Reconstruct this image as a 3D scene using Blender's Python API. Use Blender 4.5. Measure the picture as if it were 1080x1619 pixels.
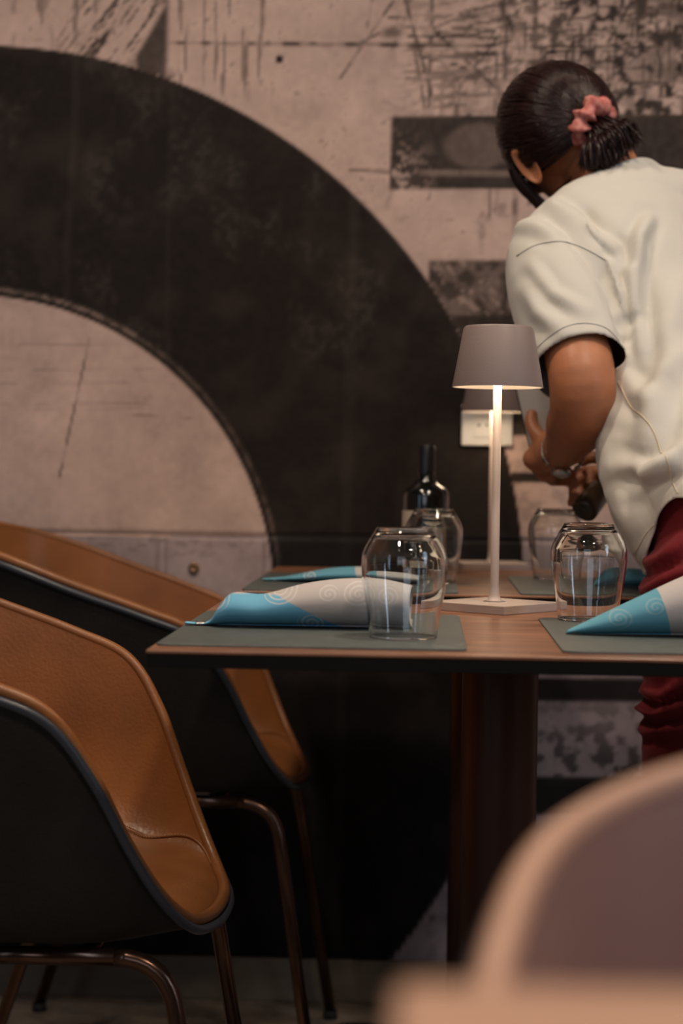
import bpy, bmesh, math, random
import numpy as np
from mathutils import Vector, Matrix, noise as mnoise
random.seed(7); np.random.seed(7)
for o in list(bpy.data.objects): bpy.data.objects.remove(o)
S = bpy.context.scene; COL = S.collection
V = Vector
FL = -0.018                                                   # floor level

# ---------------------------------------------------------------- camera
def cam_axes():
    psi, p, ro = math.radians(2.52), math.radians(1.33), math.radians(.8)
    f = V((-math.sin(psi)*math.cos(p), math.cos(psi)*math.cos(p), -math.sin(p)))
    r0 = V((math.cos(psi), math.sin(psi), 0)); u0 = r0.cross(f)
    return r0*math.cos(ro)+u0*math.sin(ro), u0*math.cos(ro)-r0*math.sin(ro), f
cr, cu, cf = cam_axes()
cam = bpy.data.cameras.new('camera'); co = bpy.data.objects.new('camera', cam); COL.objects.link(co)
m = Matrix((cr, cu, -cf)).transposed().to_4x4(); m.translation = V((0, 0, .915)); co.matrix_world = m
cam.sensor_fit = 'VERTICAL'; cam.sensor_height = 36; cam.sensor_width = 24; cam.lens = 36*3000/1619
cam.clip_start = .02
cam.dof.use_dof = True; cam.dof.focus_distance = 2.12; cam.dof.aperture_fstop = 4.6
S.camera = co

# ---------------------------------------------------------------- world, lights, exposure
w = bpy.data.worlds.new('world'); S.world = w; w.use_nodes = True
w.node_tree.nodes['Background'].inputs[0].default_value = (.8, .85, 1, 1)
w.node_tree.nodes['Background'].inputs[1].default_value = .065
def area(name, loc, target, sx, sy, power, col, spread=180):
    l = bpy.data.lights.new(name, 'AREA'); l.shape = 'RECTANGLE'; l.size = sx; l.size_y = sy
    l.energy = power; l.color = col; l.spread = math.radians(spread)
    o = bpy.data.objects.new(name, l); COL.objects.link(o); o.location = loc
    o.rotation_euler = (V(target)-V(loc)).to_track_quat('-Z', 'Y').to_euler(); return o
area('window_daylight_right', (2.35, .6, 1.6), (0, 2.2, .9), .5, 1.9, 30, (.62, .78, 1))
area('window_daylight_behind', (-.6, -2.3, 1.75), (0, 2.5, 1.1), 1.6, 1.3, 16, (.80, .86, 1))
area('window_daylight_left', (-2.3, -.7, 1.45), (0, 2.2, .9), .3, 1.9, 8, (.55, .74, 1))
for i, (x, y, e) in enumerate([(-.55, 2.2, 17), (.5, 1.75, 21), (-.5, .7, 12), (.6, .35, 16), (1.5, 2.3, 12)]):
    area('ceiling_downlight', (x, y, 2.62), (x+.0, y+.25, 0), .13, .13, e, (1, .80, .62), 150)
vs = S.view_settings; vs.view_transform = 'Standard'; vs.look = 'None'; vs.gamma = 1; vs.use_curve_mapping = False
vs.exposure = -0.7

# ---------------------------------------------------------------- helpers
def tag(o, label=None, cat=None, group=None, kind=None):
    if label: o['label'] = label
    if cat: o['category'] = cat
    if group: o['group'] = group
    if kind: o['kind'] = kind
    return o
def empty(name, loc=(0, 0, 0), rz=0, **k):
    o = bpy.data.objects.new(name, None); COL.objects.link(o); o.location = loc; o.rotation_euler = (0, 0, rz)
    o.empty_display_size = .05
    return tag(o, **k)
def link(name, me, mat=None, parent=None, smooth=True, **k):
    if isinstance(me, bmesh.types.BMesh):
        b = me; me = bpy.data.meshes.new(name); b.to_mesh(me); b.free()
    o = bpy.data.objects.new(name, me); COL.objects.link(o)
    if mat:
        for q in (mat if isinstance(mat, (list, tuple)) else [mat]): me.materials.append(q)
    if parent: o.parent = parent
    if smooth: me.polygons.foreach_set('use_smooth', [True]*len(me.polygons))
    return tag(o, **k)
def autosmooth(o, ang=35):
    me = o.data; bm = bmesh.new(); bm.from_mesh(me)
    for e in bm.edges:
        if len(e.link_faces) == 2 and e.calc_face_angle(0) > math.radians(ang): e.smooth = False
    bm.to_mesh(me); bm.free(); return o
def copy_tree(o, loc=None, parent=None, **k):
    c = o.copy(); COL.objects.link(c)
    if parent: c.parent = parent
    if loc: c.location = loc
    tag(c, **k)
    for ch in [q for q in bpy.data.objects if q.parent == o]: copy_tree(ch, None, c)
    return c
def box(bm, lo, hi, bev=0, M=None):
    lo, hi = V(lo), V(hi)
    r = bmesh.ops.create_cube(bm, size=1)
    mt = Matrix.Translation((lo+hi)/2) @ Matrix.Diagonal((*(hi-lo), 1))
    if M: mt = M @ mt
    bmesh.ops.transform(bm, matrix=mt, verts=r['verts'])
    if bev:
        es = list({e for v in r['verts'] for e in v.link_edges})
        bmesh.ops.bevel(bm, geom=es, offset=bev, segments=3, profile=.6, affect='EDGES')
def catmull(pts, n, closed=False):
    pts = [V(p) for p in pts]; out = []; N = len(pts)
    rng = range(N) if closed else range(N-1)
    for i in rng:
        g = (lambda k: pts[k % N]) if closed else (lambda k: pts[max(0, min(N-1, k))])
        a, b, c, d = g(i-1), g(i), g(i+1), g(i+2)
        for j in range(n):
            t = j/n
            out.append(.5*((2*b)+(c-a)*t+(2*a-5*b+4*c-d)*t*t+(3*b-a-3*c+d)*t**3))
    if not closed: out.append(pts[-1])
    return out
def tube(bm, pts, rad, n=12, closed=False, caps=True, sx=1., up=None):
    """swept round (or flattened: sx scales the side axis) section with a radius per point"""
    pts = [V(p) for p in pts]; N = len(pts)
    if not hasattr(rad, '__len__'): rad = [rad]*N
    rings = []; nrm = None
    for i, p in enumerate(pts):
        if closed: t = pts[(i+1) % N]-pts[i-1]
        else: t = pts[min(i+1, N-1)]-pts[max(i-1, 0)]
        t.normalize()
        if nrm is None:
            nrm = V(up) if up else (V((0, 0, 1)) if abs(t.z) < .9 else V((1, 0, 0)))
        nrm = (nrm-t*nrm.dot(t)).normalized(); b = t.cross(nrm)
        rings.append([bm.verts.new(p+(nrm*math.cos(a)+b*math.sin(a)*sx)*rad[i]) for a in [2*math.pi*k/n for k in range(n)]])
    for i in range(N if closed else N-1):
        A, B = rings[i], rings[(i+1) % N]
        for k in range(n): bm.faces.new((A[k], A[(k+1) % n], B[(k+1) % n], B[k]))
    if caps and not closed:
        bm.faces.new(rings[0][::-1]); bm.faces.new(rings[-1])
    return rings
def loft(bm, rings, caps=True):
    """rings = lists of points of one length"""
    R = [[bm.verts.new(p) for p in r] for r in rings]; n = len(R[0])
    for A, B in zip(R, R[1:]):
        for k in range(n): bm.faces.new((A[k], A[(k+1) % n], B[(k+1) % n], B[k]))
    if caps: bm.faces.new(R[0][::-1]); bm.faces.new(R[-1])
    return R
def ell(c, a, b, ax, ay, n=32, p=2.0):
    c, ax, ay = V(c), V(ax).normalized(), V(ay).normalized()
    out = []
    for k in range(n):
        t = 2*math.pi*k/n; cs, sn = math.cos(t), math.sin(t)
        out.append(c+ax*a*math.copysign(abs(cs)**(2/p), cs)+ay*b*math.copysign(abs(sn)**(2/p), sn))
    return out
def lathe(bm, prof, n=48, M=None, close=False):
    rings = []
    for r, z in prof:
        if r < 1e-6: rings.append([bm.verts.new((0, 0, z))])
        else: rings.append([bm.verts.new((r*math.cos(2*math.pi*k/n), r*math.sin(2*math.pi*k/n), z)) for k in range(n)])
    seq = list(zip(rings, rings[1:]))+([(rings[-1], rings[0])] if close else [])
    for A, B in seq:
        for k in range(n):
            k2 = (k+1) % n
            if len(A) == 1: bm.faces.new((A[0], B[k2], B[k]))
            elif len(B) == 1: bm.faces.new((A[k], A[k2], B[0]))
            else: bm.faces.new((A[k], A[k2], B[k2], B[k]))
    if M: bmesh.ops.transform(bm, matrix=M, verts=[v for r in rings for v in r])
def blob(bm, c, r, M3=None, seg=24, rin=16):
    g = bmesh.ops.create_uvsphere(bm, u_segments=seg, v_segments=rin, radius=1)
    mt = Matrix.Diagonal((*((r, r, r) if not hasattr(r, '__len__') else r), 1))
    if M3: mt = M3.to_4x4() @ mt
    mt = Matrix.Translation(V(c)) @ mt
    bmesh.ops.transform(bm, matrix=mt, verts=g['verts'])
def remeshed(bm, vox, smooth=3, fac=.5):
    """one continuous skin out of overlapping closed volumes"""
    me = bpy.data.meshes.new('tmp'); bm.to_mesh(me); bm.free()
    o = bpy.data.objects.new('tmp', me); COL.objects.link(o)
    r = o.modifiers.new('r', 'REMESH'); r.mode = 'VOXEL'; r.voxel_size = vox
    s = o.modifiers.new('s', 'SMOOTH'); s.iterations = smooth; s.factor = fac
    dg = bpy.context.evaluated_depsgraph_get(); dg.update()
    out = bpy.data.meshes.new_from_object(o.evaluated_get(dg))
    bpy.data.objects.remove(o); return out

# ---------------------------------------------------------------- materials
def srgb(*c):
    return tuple(((x/255)/12.92 if x/255 <= .04045 else ((x/255+.055)/1.055)**2.4) for x in c)
def mat(name, col, rough=.5, metal=0, var=None, col2=None, bump=None, spec=.5, coat=0, sheen=0, trans=0, ior=1.45, emit=None, sss=0):
    """var=(scale, amount, stretch); bump=(scale, strength, stretch)"""
    mt = bpy.data.materials.new(name); mt.use_nodes = True; nt = mt.node_tree; N = nt.nodes; L = nt.links
    b = N['Principled BSDF']; b.inputs['Base Color'].default_value = (*col, 1); b.inputs['Roughness'].default_value = rough
    b.inputs['Metallic'].default_value = metal; b.inputs['Specular IOR Level'].default_value = spec
    b.inputs['Coat Weight'].default_value = coat; b.inputs['Coat Roughness'].default_value = .15
    b.inputs['Sheen Weight'].default_value = sheen; b.inputs['Transmission Weight'].default_value = trans
    b.inputs['IOR'].default_value = ior; b.inputs['Subsurface Weight'].default_value = sss
    b.inputs['Subsurface Scale'].default_value = .01
    if emit: b.inputs['Emission Color'].default_value = (*emit[0], 1); b.inputs['Emission Strength'].default_value = emit[1]
    tc = N.new('ShaderNodeTexCoord')
    def tex(scale, st, det=5):
        mp = N.new('ShaderNodeMapping'); mp.inputs['Scale'].default_value = st or (1, 1, 1)
        L.new(tc.outputs['Object'], mp.inputs[0])
        n = N.new('ShaderNodeTexNoise'); n.inputs['Scale'].default_value = scale; n.inputs['Detail'].default_value = det
        L.new(mp.outputs[0], n.inputs['Vector']); return n
    if var:
        n = tex(var[0], var[2] if len(var) > 2 else None)
        r = N.new('ShaderNodeValToRGB'); a = var[1]
        r.color_ramp.elements[0].position = .3; r.color_ramp.elements[1].position = .7
        r.color_ramp.elements[0].color = (*[c*(1-a) for c in col], 1); r.color_ramp.elements[1].color = (*(col2 or [min(1, c*(1+a)) for c in col]), 1)
        L.new(n.outputs[0], r.inputs[0]); L.new(r.outputs[0], b.inputs['Base Color'])
    if bump:
        n = tex(bump[0], bump[2] if len(bump) > 2 else None)
        bp = N.new('ShaderNodeBump'); bp.inputs['Strength'].default_value = bump[1]; bp.inputs['Distance'].default_value = .002
        L.new(n.outputs[0], bp.inputs['Height']); L.new(bp.outputs[0], b.inputs['Normal'])
    return mt
M = {}
M['leather'] = mat('cognac leather', (.262, .098, .028), .34, var=(9, .22), bump=(220, .25), spec=.45)
M['leather_pink'] = mat('blush leather', (.36, .21, .175), .30, var=(9, .12), bump=(220, .2), spec=.6, coat=.5)
M['roll_pink'] = mat('blush leather rim', (.50, .285, .195), .45, var=(9, .12), bump=(220, .2))
M['roll'] = mat('cognac leather rim', (.235, .090, .027), .34, var=(14, .2), bump=(220, .25))
M['black_leather'] = mat('black leather', (.016, .0135, .012), .6, var=(12, .3), bump=(260, .4), spec=.22)
M['piping'] = mat('blue black piping', (.035, .042, .055), .32)
M['thread'] = mat('seam thread', (.50, .24, .11), .6)
M['bronze'] = mat('dark bronze tube', (.10, .056, .038), .22, metal=.85, var=(30, .2))
M['rubber'] = mat('rubber', (.02, .02, .02), .7)
M['black'] = mat('black laminate edge', (.008, .007, .006), .7, spec=.15)
M['column'] = mat('brown lacquered steel', (.045, .016, .009), .38, var=(6, .2), metal=.3)
M['mat'] = mat('grey green leatherette', (.075, .090, .086), .5, var=(60, .15), bump=(350, .35))
M['lamp'] = mat('mauve grey powder coat', (.215, .165, .155), .48, bump=(600, .1))
M['lamp_base'] = mat('sand powder coat', (.42, .34, .30), .45, bump=(600, .1))
M['glow'] = mat('lamp diffuser', (.9, .8, .7), .5, emit=((1, .78, .52), 6))
M['shade_in'] = mat('shade lining', (.85, .78, .70), .6)
M['steel'] = mat('polished steel', (.62, .60, .58), .22, metal=1)
M['plastic'] = mat('off white socket plastic', (.66, .66, .62), .35)
M['socket_dark'] = mat('socket insert', (.10, .10, .10), .4)
M['skin'] = mat('tan skin', (.40, .160, .078), .48, var=(25, .10), bump=(160, .12), sss=.12)
M['shirt'] = mat('cream cotton jersey', (.555, .545, .50), .85, var=(5, .03), bump=(500, .12), sheen=.2)
M['shirt_thread'] = mat('cream stitching', (.66, .55, .38), .8)
M['pants'] = mat('maroon twill', (.125, .010, .014), .85, var=(30, .12), bump=(500, .2), sheen=.04, spec=.2)
M['hair'] = mat('dark brown hair', (.017, .0065, .0065), .32, var=(60, .5, (1, 1, 1)), spec=.5)
M['scrunchie'] = mat('coral patterned satin', (.46, .075, .07), .5, var=(130, .2), col2=(.62, .28, .24))
M['label_cream'] = mat('cream paper label', (.50, .43, .34), .7)
M['black_glass'] = mat('black bottle glass', (.004, .005, .005), .06, coat=1)
M['cap'] = mat('black bottle capsule', (.010, .010, .012), .3)
M['slab'] = mat('light grey plastic', (.50, .47, .43), .45)
M['shoe'] = mat('dark canvas', (.03, .03, .035), .7)
M['baseboard'] = mat('taupe baseboard', (.17, .14, .10), .55, var=(8, .25, (1, 1, 3)), bump=(60, .2))
M['wall'] = mat('warm plaster', (.22, .17, .14), .8, var=(4, .15), bump=(50, .3))
M['ceiling'] = mat('charcoal ceiling', (.10, .085, .075), .8, var=(4, .1))
M['brass'] = mat('aged brass', (.30, .19, .11), .4, metal=.7)
M['eye'] = mat('eye white', (.7, .68, .65), .2)
M['iris'] = mat('brown iris', (.04, .02, .01), .2)

def glass_mat():
    mt = bpy.data.materials.new('clear glass'); mt.use_nodes = True; b = mt.node_tree.nodes['Principled BSDF']
    b.inputs['Base Color'].default_value = (.97, .99, .99, 1); b.inputs['Roughness'].default_value = .0
    b.inputs['Transmission Weight'].default_value = 1; b.inputs['IOR'].default_value = 1.5
    return mt
M['glass'] = glass_mat()

def wood_mat(name, c1, c2, rough=.32, sc=6):
    mt = bpy.data.materials.new(name); mt.use_nodes = True; nt = mt.node_tree; N = nt.nodes; L = nt.links; b = N['Principled BSDF']
    tc = N.new('ShaderNodeTexCoord'); mp = N.new('ShaderNodeMapping'); mp.inputs['Scale'].default_value = (1.2, 9, 9)
    n = N.new('ShaderNodeTexNoise'); n.inputs['Scale'].default_value = sc; n.inputs['Detail'].default_value = 8; n.inputs['Distortion'].default_value = .6
    r = N.new('ShaderNodeValToRGB'); r.color_ramp.elements[0].color = (*c1, 1); r.color_ramp.elements[1].color = (*c2, 1)
    r.color_ramp.elements[0].position = .35; r.color_ramp.elements[1].position = .68
    bp = N.new('ShaderNodeBump'); bp.inputs['Strength'].default_value = .15; bp.inputs['Distance'].default_value = .001
    L.new(tc.outputs['Object'], mp.inputs[0]); L.new(mp.outputs[0], n.inputs['Vector']); L.new(n.outputs[0], r.inputs[0])
    L.new(r.outputs[0], b.inputs['Base Color']); L.new(n.outputs[0], bp.inputs['Height']); L.new(bp.outputs[0], b.inputs['Normal'])
    b.inputs['Roughness'].default_value = rough; return mt
M['wood'] = wood_mat('red brown oak', (.13, .052, .026), (.32, .150, .080))
M['pale_wood'] = wood_mat('pale beech', (.50, .285, .19), (.62, .37, .26), .45, 3)
M['floor'] = None

def floor_mat():
    mt = bpy.data.materials.new('worn stone floor'); mt.use_nodes = True; nt = mt.node_tree; N = nt.nodes; L = nt.links; b = N['Principled BSDF']
    tc = N.new('ShaderNodeTexCoord')
    n = N.new('ShaderNodeTexNoise'); n.inputs['Scale'].default_value = 7; n.inputs['Detail'].default_value = 9; n.inputs['Roughness'].default_value = .7
    mu = N.new('ShaderNodeTexVoronoi'); mu.inputs['Scale'].default_value = 14
    r = N.new('ShaderNodeValToRGB'); r.color_ramp.elements[0].color = (.10, .078, .062, 1); r.color_ramp.elements[1].color = (.42, .35, .28, 1)
    r.color_ramp.elements[0].position = .38; r.color_ramp.elements[1].position = .66
    L.new(tc.outputs['Object'], n.inputs['Vector']); L.new(n.outputs[0], r.inputs[0]); L.new(r.outputs[0], b.inputs['Base Color'])
    bp = N.new('ShaderNodeBump'); bp.inputs['Strength'].default_value = .3; bp.inputs['Distance'].default_value = .003
    L.new(n.outputs[0], bp.inputs['Height']); L.new(bp.outputs[0], b.inputs['Normal']); b.inputs['Roughness'].default_value = .5
    return mt

# ---------------------------------------------------------------- numpy value noise for the wall print
def vnoise(x, y, seed=0):
    xi = np.floor(x).astype(np.int64); yi = np.floor(y).astype(np.int64); fx = x-xi; fy = y-yi
    fx = fx*fx*(3-2*fx); fy = fy*fy*(3-2*fy)
    def h(a, b):
        n = (a*374761393+b*668265263+seed*982451653) & 0x7fffffff
        n = ((n ^ (n >> 13))*1274126177) & 0x7fffffff
        return ((n ^ (n >> 16)) & 0xffff)/65535.
    return (h(xi, yi)*(1-fx)+h(xi+1, yi)*fx)*(1-fy)+(h(xi, yi+1)*(1-fx)+h(xi+1, yi+1)*fx)*fy
def fbm(x, y, o=4, seed=0):
    s = 0; a = .5
    for i in range(o): s = s+a*vnoise(x*2**i, y*2**i, seed+i); a *= .5
    return s/(1-.5**o)
def sst(a, b, x): t = np.clip((x-a)/(b-a), 0, 1); return t*t*(3-2*t)

def mural_colour(X, Z):
    """the printed wall: worn pale concrete with black stencilled letters; u, v = print units (909 to the metre)"""
    u = 672+909*X-.0127*909*(Z-.915); v = 743-909*(Z-.915)+.0127*909*X
    e = 1.6
    n1 = fbm(u/60, v/60, 5, 3); n2 = fbm(u/9, v/9, 3, 9); n3 = fbm(u/200, v/200, 3, 21)
    pale = np.stack([.60+0*u, .44+0*u, .385+0*u], -1)*(.70+.46*n1+.22*(n2-.5))[..., None]
    ink = np.zeros_like(u)
    def add(mask, k=1.): nonlocal ink; ink = np.maximum(ink, mask*k)
    def rect(x0, x1, y0, y1, s=e): return sst(-s, s, u-x0)*sst(-s, s, x1-u)*sst(-s, s, v-y0)*sst(-s, s, y1-v)
    def seg(x0, y0, x1, y1, wd, k=1.):
        dx, dy = x1-x0, y1-y0; l = dx*dx+dy*dy
        lo = (u > min(x0, x1)-wd*3) & (u < max(x0, x1)+wd*3) & (v > min(y0, y1)-wd*3) & (v < max(y0, y1)+wd*3)
        t = np.clip(((u[lo]-x0)*dx+(v[lo]-y0)*dy)/l, 0, 1)
        d = np.hypot(u[lo]-x0-t*dx, v[lo]-y0-t*dy)
        m_ = 1-sst(wd*.4, wd*1.2, d); brk = .35+.65*sst(.3, .6, vnoise(u[lo]/14, v[lo]/14, 5))
        ink[lo] = np.maximum(ink[lo], m_*k*brk)
    # small specks and stains in the concrete
    add(sst(.70, .78, n2)*.5*sst(.45, .6, n1))
    add(sst(.62, .75, fbm(u/30, v/30, 4, 33))*.35*sst(500, 700, u))
    # scratched printing of the upper right
    dens = sst(560, 760, u)*(1-sst(180, 330, v))*sst(-1, 0, u)
    st = fbm(u/45, v/4, 4, 41); add(sst(.56, .66, fbm((u+9*np.sin(v/31))/38, (v+.12*u)/4.5, 5, 41))*dens*.8)
    st = fbm(u/5, v/60, 4, 43); add(sst(.58, .70, st)*dens*.85*(1-sst(90, 200, v)*.5))
    bl = fbm(u/15, v/13, 5, 47); add(sst(.50, .64, bl)*dens*sst(640, 900, u)*.95); add(sst(880, 1080, u)*dens*.75*sst(.35, .6, fbm(u/40, v/25, 4, 49)))
    rnd = random.Random(5)
    for i in range(75):
        x0 = rnd.uniform(560, 1090); y0 = rnd.uniform(-120, 190); a = rnd.choice([rnd.gauss(0, .12), rnd.gauss(.35, .3), rnd.gauss(1.5, .2), rnd.gauss(2.4, .4)])
        l = rnd.uniform(60, 260); seg(x0, y0, x0+l*math.cos(a), y0+l*math.sin(a), rnd.uniform(1.3, 4), rnd.uniform(.6, 1.))
    for i in range(16):
        x0 = rnd.uniform(610, 700); y0 = rnd.uniform(80, 160); seg(x0, y0, x0+rnd.uniform(80, 200), y0+rnd.gauss(0, 3), 1.4, .6)
    # scuffed hatching above the ring on the left
    hz = sst(40, 120, u)*(1-sst(215, 250, u))*(1-sst(60, 125, v-.1*u))
    hd = fbm((u+v*.75)/5, (u-v)/60, 4, 51); add(sst(.56, .70, hd)*hz*.9)
    add(sst(.55, .68, fbm(u/10, v/70, 4, 57))*(1-sst(110, 180, u))*(1-sst(40, 90, v))*.55)
    wedge = rect(196, 246, -400, 130, 6)*sst(0, 12, u-(246-.55*(v+10)))
    add(wedge, .9); seg(190, 105, 250, 118, 12, .9); seg(236, -300, 240, 60, 8, .7)
    for x in (300, 318, 385, 390, 128): seg(x, -200, x+4, rnd.uniform(60, 160), 1.3, .5)
    add(sst(.60, .72, fbm(u/6, v/90, 4, 61))*rect(250, 420, -300, 150, 20)*.6)
    # formwork joint and plug hole
    seg(250, 70, 660, 77, 3.2, 1.); seg(660, 77, 1400, 92, 3.2, .95)
    add((1-sst(5, 8, np.hypot(u-424, v-97))))
    add((1-sst(3, 14, np.hypot((u-600)/2, v-57)))*.7)
    seg(663, -300, 661, 186, 3.4, .8); seg(826, -200, 824, 120, 4, .85); seg(240, 60, 244, 115, 5, .8)
    seg(770, 10, 800, 80, 6, .9); seg(790, 80, 770, 160, 4, .8); seg(765, 130, 785, 180, 6, .7); seg(990, -200, 990, 60, 12, .9)
    seg(540, 272, 600, 275, 2.6, .8)
    # dark letter bar with a worn pale lozenge
    bar = rect(603, 1600, 188, 303, 2.2)*(1-.75*sst(.52, .60, fbm(u/7, v/7, 4, 71))*(1-sst(600, 690, u))*sst(190, 290, v))
    bar = bar*(1-.16*sst(1.15, .85, np.hypot((u-742)/55, (v-235)/36)))*(1-.30*(1-sst(2, 7, np.abs(v-277-.02*(u-690))))*rect(650, 800, 260, 290, 10))
    add(bar, .95)
    seg(800, 300, 806, 520, 5, .75); seg(735, 415, 740, 500, 2, .6)
    add(rect(668, 1600, 414, 506, 2.5)*(.76+.18*sst(.35, .6, fbm(u/22, v/22, 4, 77)))*(1-.4*sst(.58, .7, fbm((u+v)/30, (u-v)/8, 4, 78))), 1)
    add(rect(700, 1600, 502, 760, 2.5)*(1-.55*rect(725, 1600, 502, 508, 1.5)), .97)
    add(rect(790, 1600, 700, 744, 4)*-.0)
    # ring (letter O)
    cu_, cv_ = 672-909*.807, 743+909*(.915-.659)-9.3
    r = np.hypot(u-cu_, v-cv_); Ro, Ri = 895., 499.
    ring = sst(-1.5, 1.5, Ro-r)*sst(-1.5, 1.5, r-Ri)
    ox = (u > 640) & (v > 500) & (v < 1400)
    # to the right of the ring: pale field between the dark bars
    field = rect(560, 1600, 690, 748, 4)+rect(560, 1600, 765, 1072, 3)+rect(560, 1600, 1110, 1228, 4)+rect(560, 1600, 1290, 1600, 4)
    add(rect(700, 1600, 500, 1340, 3)*(1-np.clip(field, 0, 1))*.97)
    ink = np.where((field > .5) & (r > Ro) & (v > 600), ink*(1-.9*np.clip(field, 0, 1))+.0, ink)
    pr = (v > 690)*(r > Ro)
    ink = np.maximum(ink, pr*sst(.50, .62, fbm(u/16, v/16, 4, 81))*(.25+.6*sst(1060, 1250, v)*(1-sst(1225, 1235, v))))
    seg(700, 1452, 800, 1456, 5, .95)
    clear = (r < Ro+.0)
    ink = np.where(clear, 0, ink); add(ring, 1)
    # worn rim line of the ring's inner edge
    ang = np.degrees(np.arctan2(-(v-cv_), u-cu_))
    arc = (1-sst(2, 5, np.abs(r-Ri-11)))*(.35+.65*sst(.35, .6, fbm(u/10, v/10, 3, 91)))
    arc = arc*np.where(ang > 58, .95, .40)*sst(5, 12, ang)
    # inside the O: faint ruled lines, a long scratch, faint stamp
    ins = sst(2, 6, Ri-r)
    for y in (585, 607, 648, 640, 545): add(ins*(1-sst(.8, 2.6, np.abs(v-y)))*sst(.35, .6, vnoise(u/30, v/9, 3))*.25*(1-sst(200, 300, u)))
    for k in range(12):
        x0, y0 = 133-43*k/12, 535+220*k/12; seg(x0, y0, x0-43/12, y0+220/12, 2.2, .8)
    add(ins*(1-sst(12, 20, np.hypot(u-224, v-630)))*.22*sst(.4, .6, n2)); seg(205, 658, 245, 660, 2.2, .4); seg(280, 660, 300, 664, 2, .3)
    low = ins*sst(848, 851, v)
    for (x0, x1) in ((-400, 85), (96, 250), (264, 420), (434, 600)):
        for x in (x0, x1): add(low*(1-sst(1, 3.5, np.abs(u-x)))*.35)
    add(low*(1-sst(1, 3.5, np.abs(v-851)))*.45); add(low*sst(.55, .7, fbm(u/16, v/8, 4, 95))*.45*(1-sst(850, 905, v)))
    # colour
    dk = np.stack([.0145+0*u, .0105+0*u, .0088+0*u], -1)*(1+.9*sst(.45, .8, n1)+.5*(n2-.5))[..., None]
    rub = ring*sst(.50, .72, fbm(u/70, v/90, 5, 99))*(.25+.75*sst(.45, .7, n2))*(1-sst(500, 680, v))
    streak = ring*((1-sst(3, 9, np.abs(u-98-4*np.sin(v/90))))*.55*(v < 480)+(1-sst(4, 12, np.abs(u-548)))*.45+(1-sst(2, 6, np.abs(u-255)))*.3)*(.4+.6*vnoise(u/9, v/30, 7))
    dk = dk+(rub*.022+streak*.022)[..., None]*np.array([1.1, .9, .8])
    dk = dk+((r > Ro)*(v < 700)*sst(.3, .8, n2)*.012)[..., None]
    c = pale*(1-ink[..., None])+dk*ink[..., None]
    c = c+(arc[..., None])*np.array([.22, .16, .14])*.9
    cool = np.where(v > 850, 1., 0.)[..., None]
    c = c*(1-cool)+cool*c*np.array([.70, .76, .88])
    jl = (1-sst(1, 3, np.abs(v-850)))[..., None]*ring[..., None]; c = c+jl*.03
    return np.clip(c, .004, .9)

def wall_print_mat():
    mt = bpy.data.materials.new('printed concrete mural'); mt.use_nodes = True; nt = mt.node_tree; N = nt.nodes; L = nt.links; b = N['Principled BSDF']
    a = N.new('ShaderNodeAttribute'); a.attribute_name = 'print'; L.new(a.outputs['Color'], b.inputs['Base Color'])
    tc = N.new('ShaderNodeTexCoord'); n = N.new('ShaderNodeTexNoise'); n.inputs['Scale'].default_value = 90; n.inputs['Detail'].default_value = 6
    L.new(tc.outputs['Object'], n.inputs['Vector'])
    bp = N.new('ShaderNodeBump'); bp.inputs['Strength'].default_value = .35; bp.inputs['Distance'].default_value = .002
    L.new(n.outputs[0], bp.inputs['Height']); L.new(bp.outputs[0], b.inputs['Normal']); b.inputs['Roughness'].default_value = .75
    b.inputs['Specular IOR Level'].default_value = .2
    return mt

# ================================================================= THE SETTING
WY = 3.3
def build_wall():
    xs = np.concatenate([np.linspace(-2.4, -.86, 190), np.linspace(-.856, .56, 355), np.linspace(.564, 2.4, 220)])
    zs = np.concatenate([np.linspace(FL, .24, 20), np.linspace(.245, 1.80, 385), np.linspace(1.804, 2.7, 120)])
    X, Z = np.meshgrid(xs, zs); n, m_ = X.shape
    Yv = np.full_like(X, WY)
    g = np.abs(Z-.794); Yv = Yv+np.where(g < .003, .004, 0)                  # recessed joint between the boards
    co_ = np.stack([X, Yv, Z], -1).reshape(-1, 3)
    idx = np.arange(n*m_).reshape(n, m_)
    q = np.stack([idx[:-1, :-1], idx[:-1, 1:], idx[1:, 1:], idx[1:, :-1]], -1).reshape(-1, 4)
    me = bpy.data.meshes.new('wall_back'); me.vertices.add(len(co_)); me.vertices.foreach_set('co', co_.ravel())
    me.loops.add(q.size); me.loops.foreach_set('vertex_index', q.ravel()); me.polygons.add(len(q))
    me.polygons.foreach_set('loop_start', np.arange(0, q.size, 4)); me.update(calc_edges=True)
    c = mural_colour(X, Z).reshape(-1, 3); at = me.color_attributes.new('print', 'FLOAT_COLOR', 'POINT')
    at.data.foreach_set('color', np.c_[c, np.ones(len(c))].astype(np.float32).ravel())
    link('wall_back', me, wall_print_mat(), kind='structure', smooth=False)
build_wall()
def slab(name, lo, hi, mt, **k):
    bm = bmesh.new(); box(bm, lo, hi); return link(name, bm, mt, smooth=False, kind='structure', **k)
slab('floor', (-2.4, -2.5, FL-.05), (2.4, WY+.05, FL), floor_mat())
slab('ceiling', (-2.4, -2.5, 2.7), (2.4, WY+.05, 2.75), M['ceiling'])
slab('wall_left', (-2.45, -2.5, FL), (-2.4, WY, 2.7), M['wall'])
slab('wall_right', (2.4, -2.5, FL), (2.45, WY, 2.7), M['wall'])
slab('wall_front', (-2.4, -2.55, FL), (2.4, -2.5, 2.7), M['wall'])
bm = bmesh.new(); box(bm, (-2.39, WY-.014, FL), (2.39, WY-.0005, .056), .003)
link('baseboard_back', bm, M['baseboard'], kind='structure', smooth=False)

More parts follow.
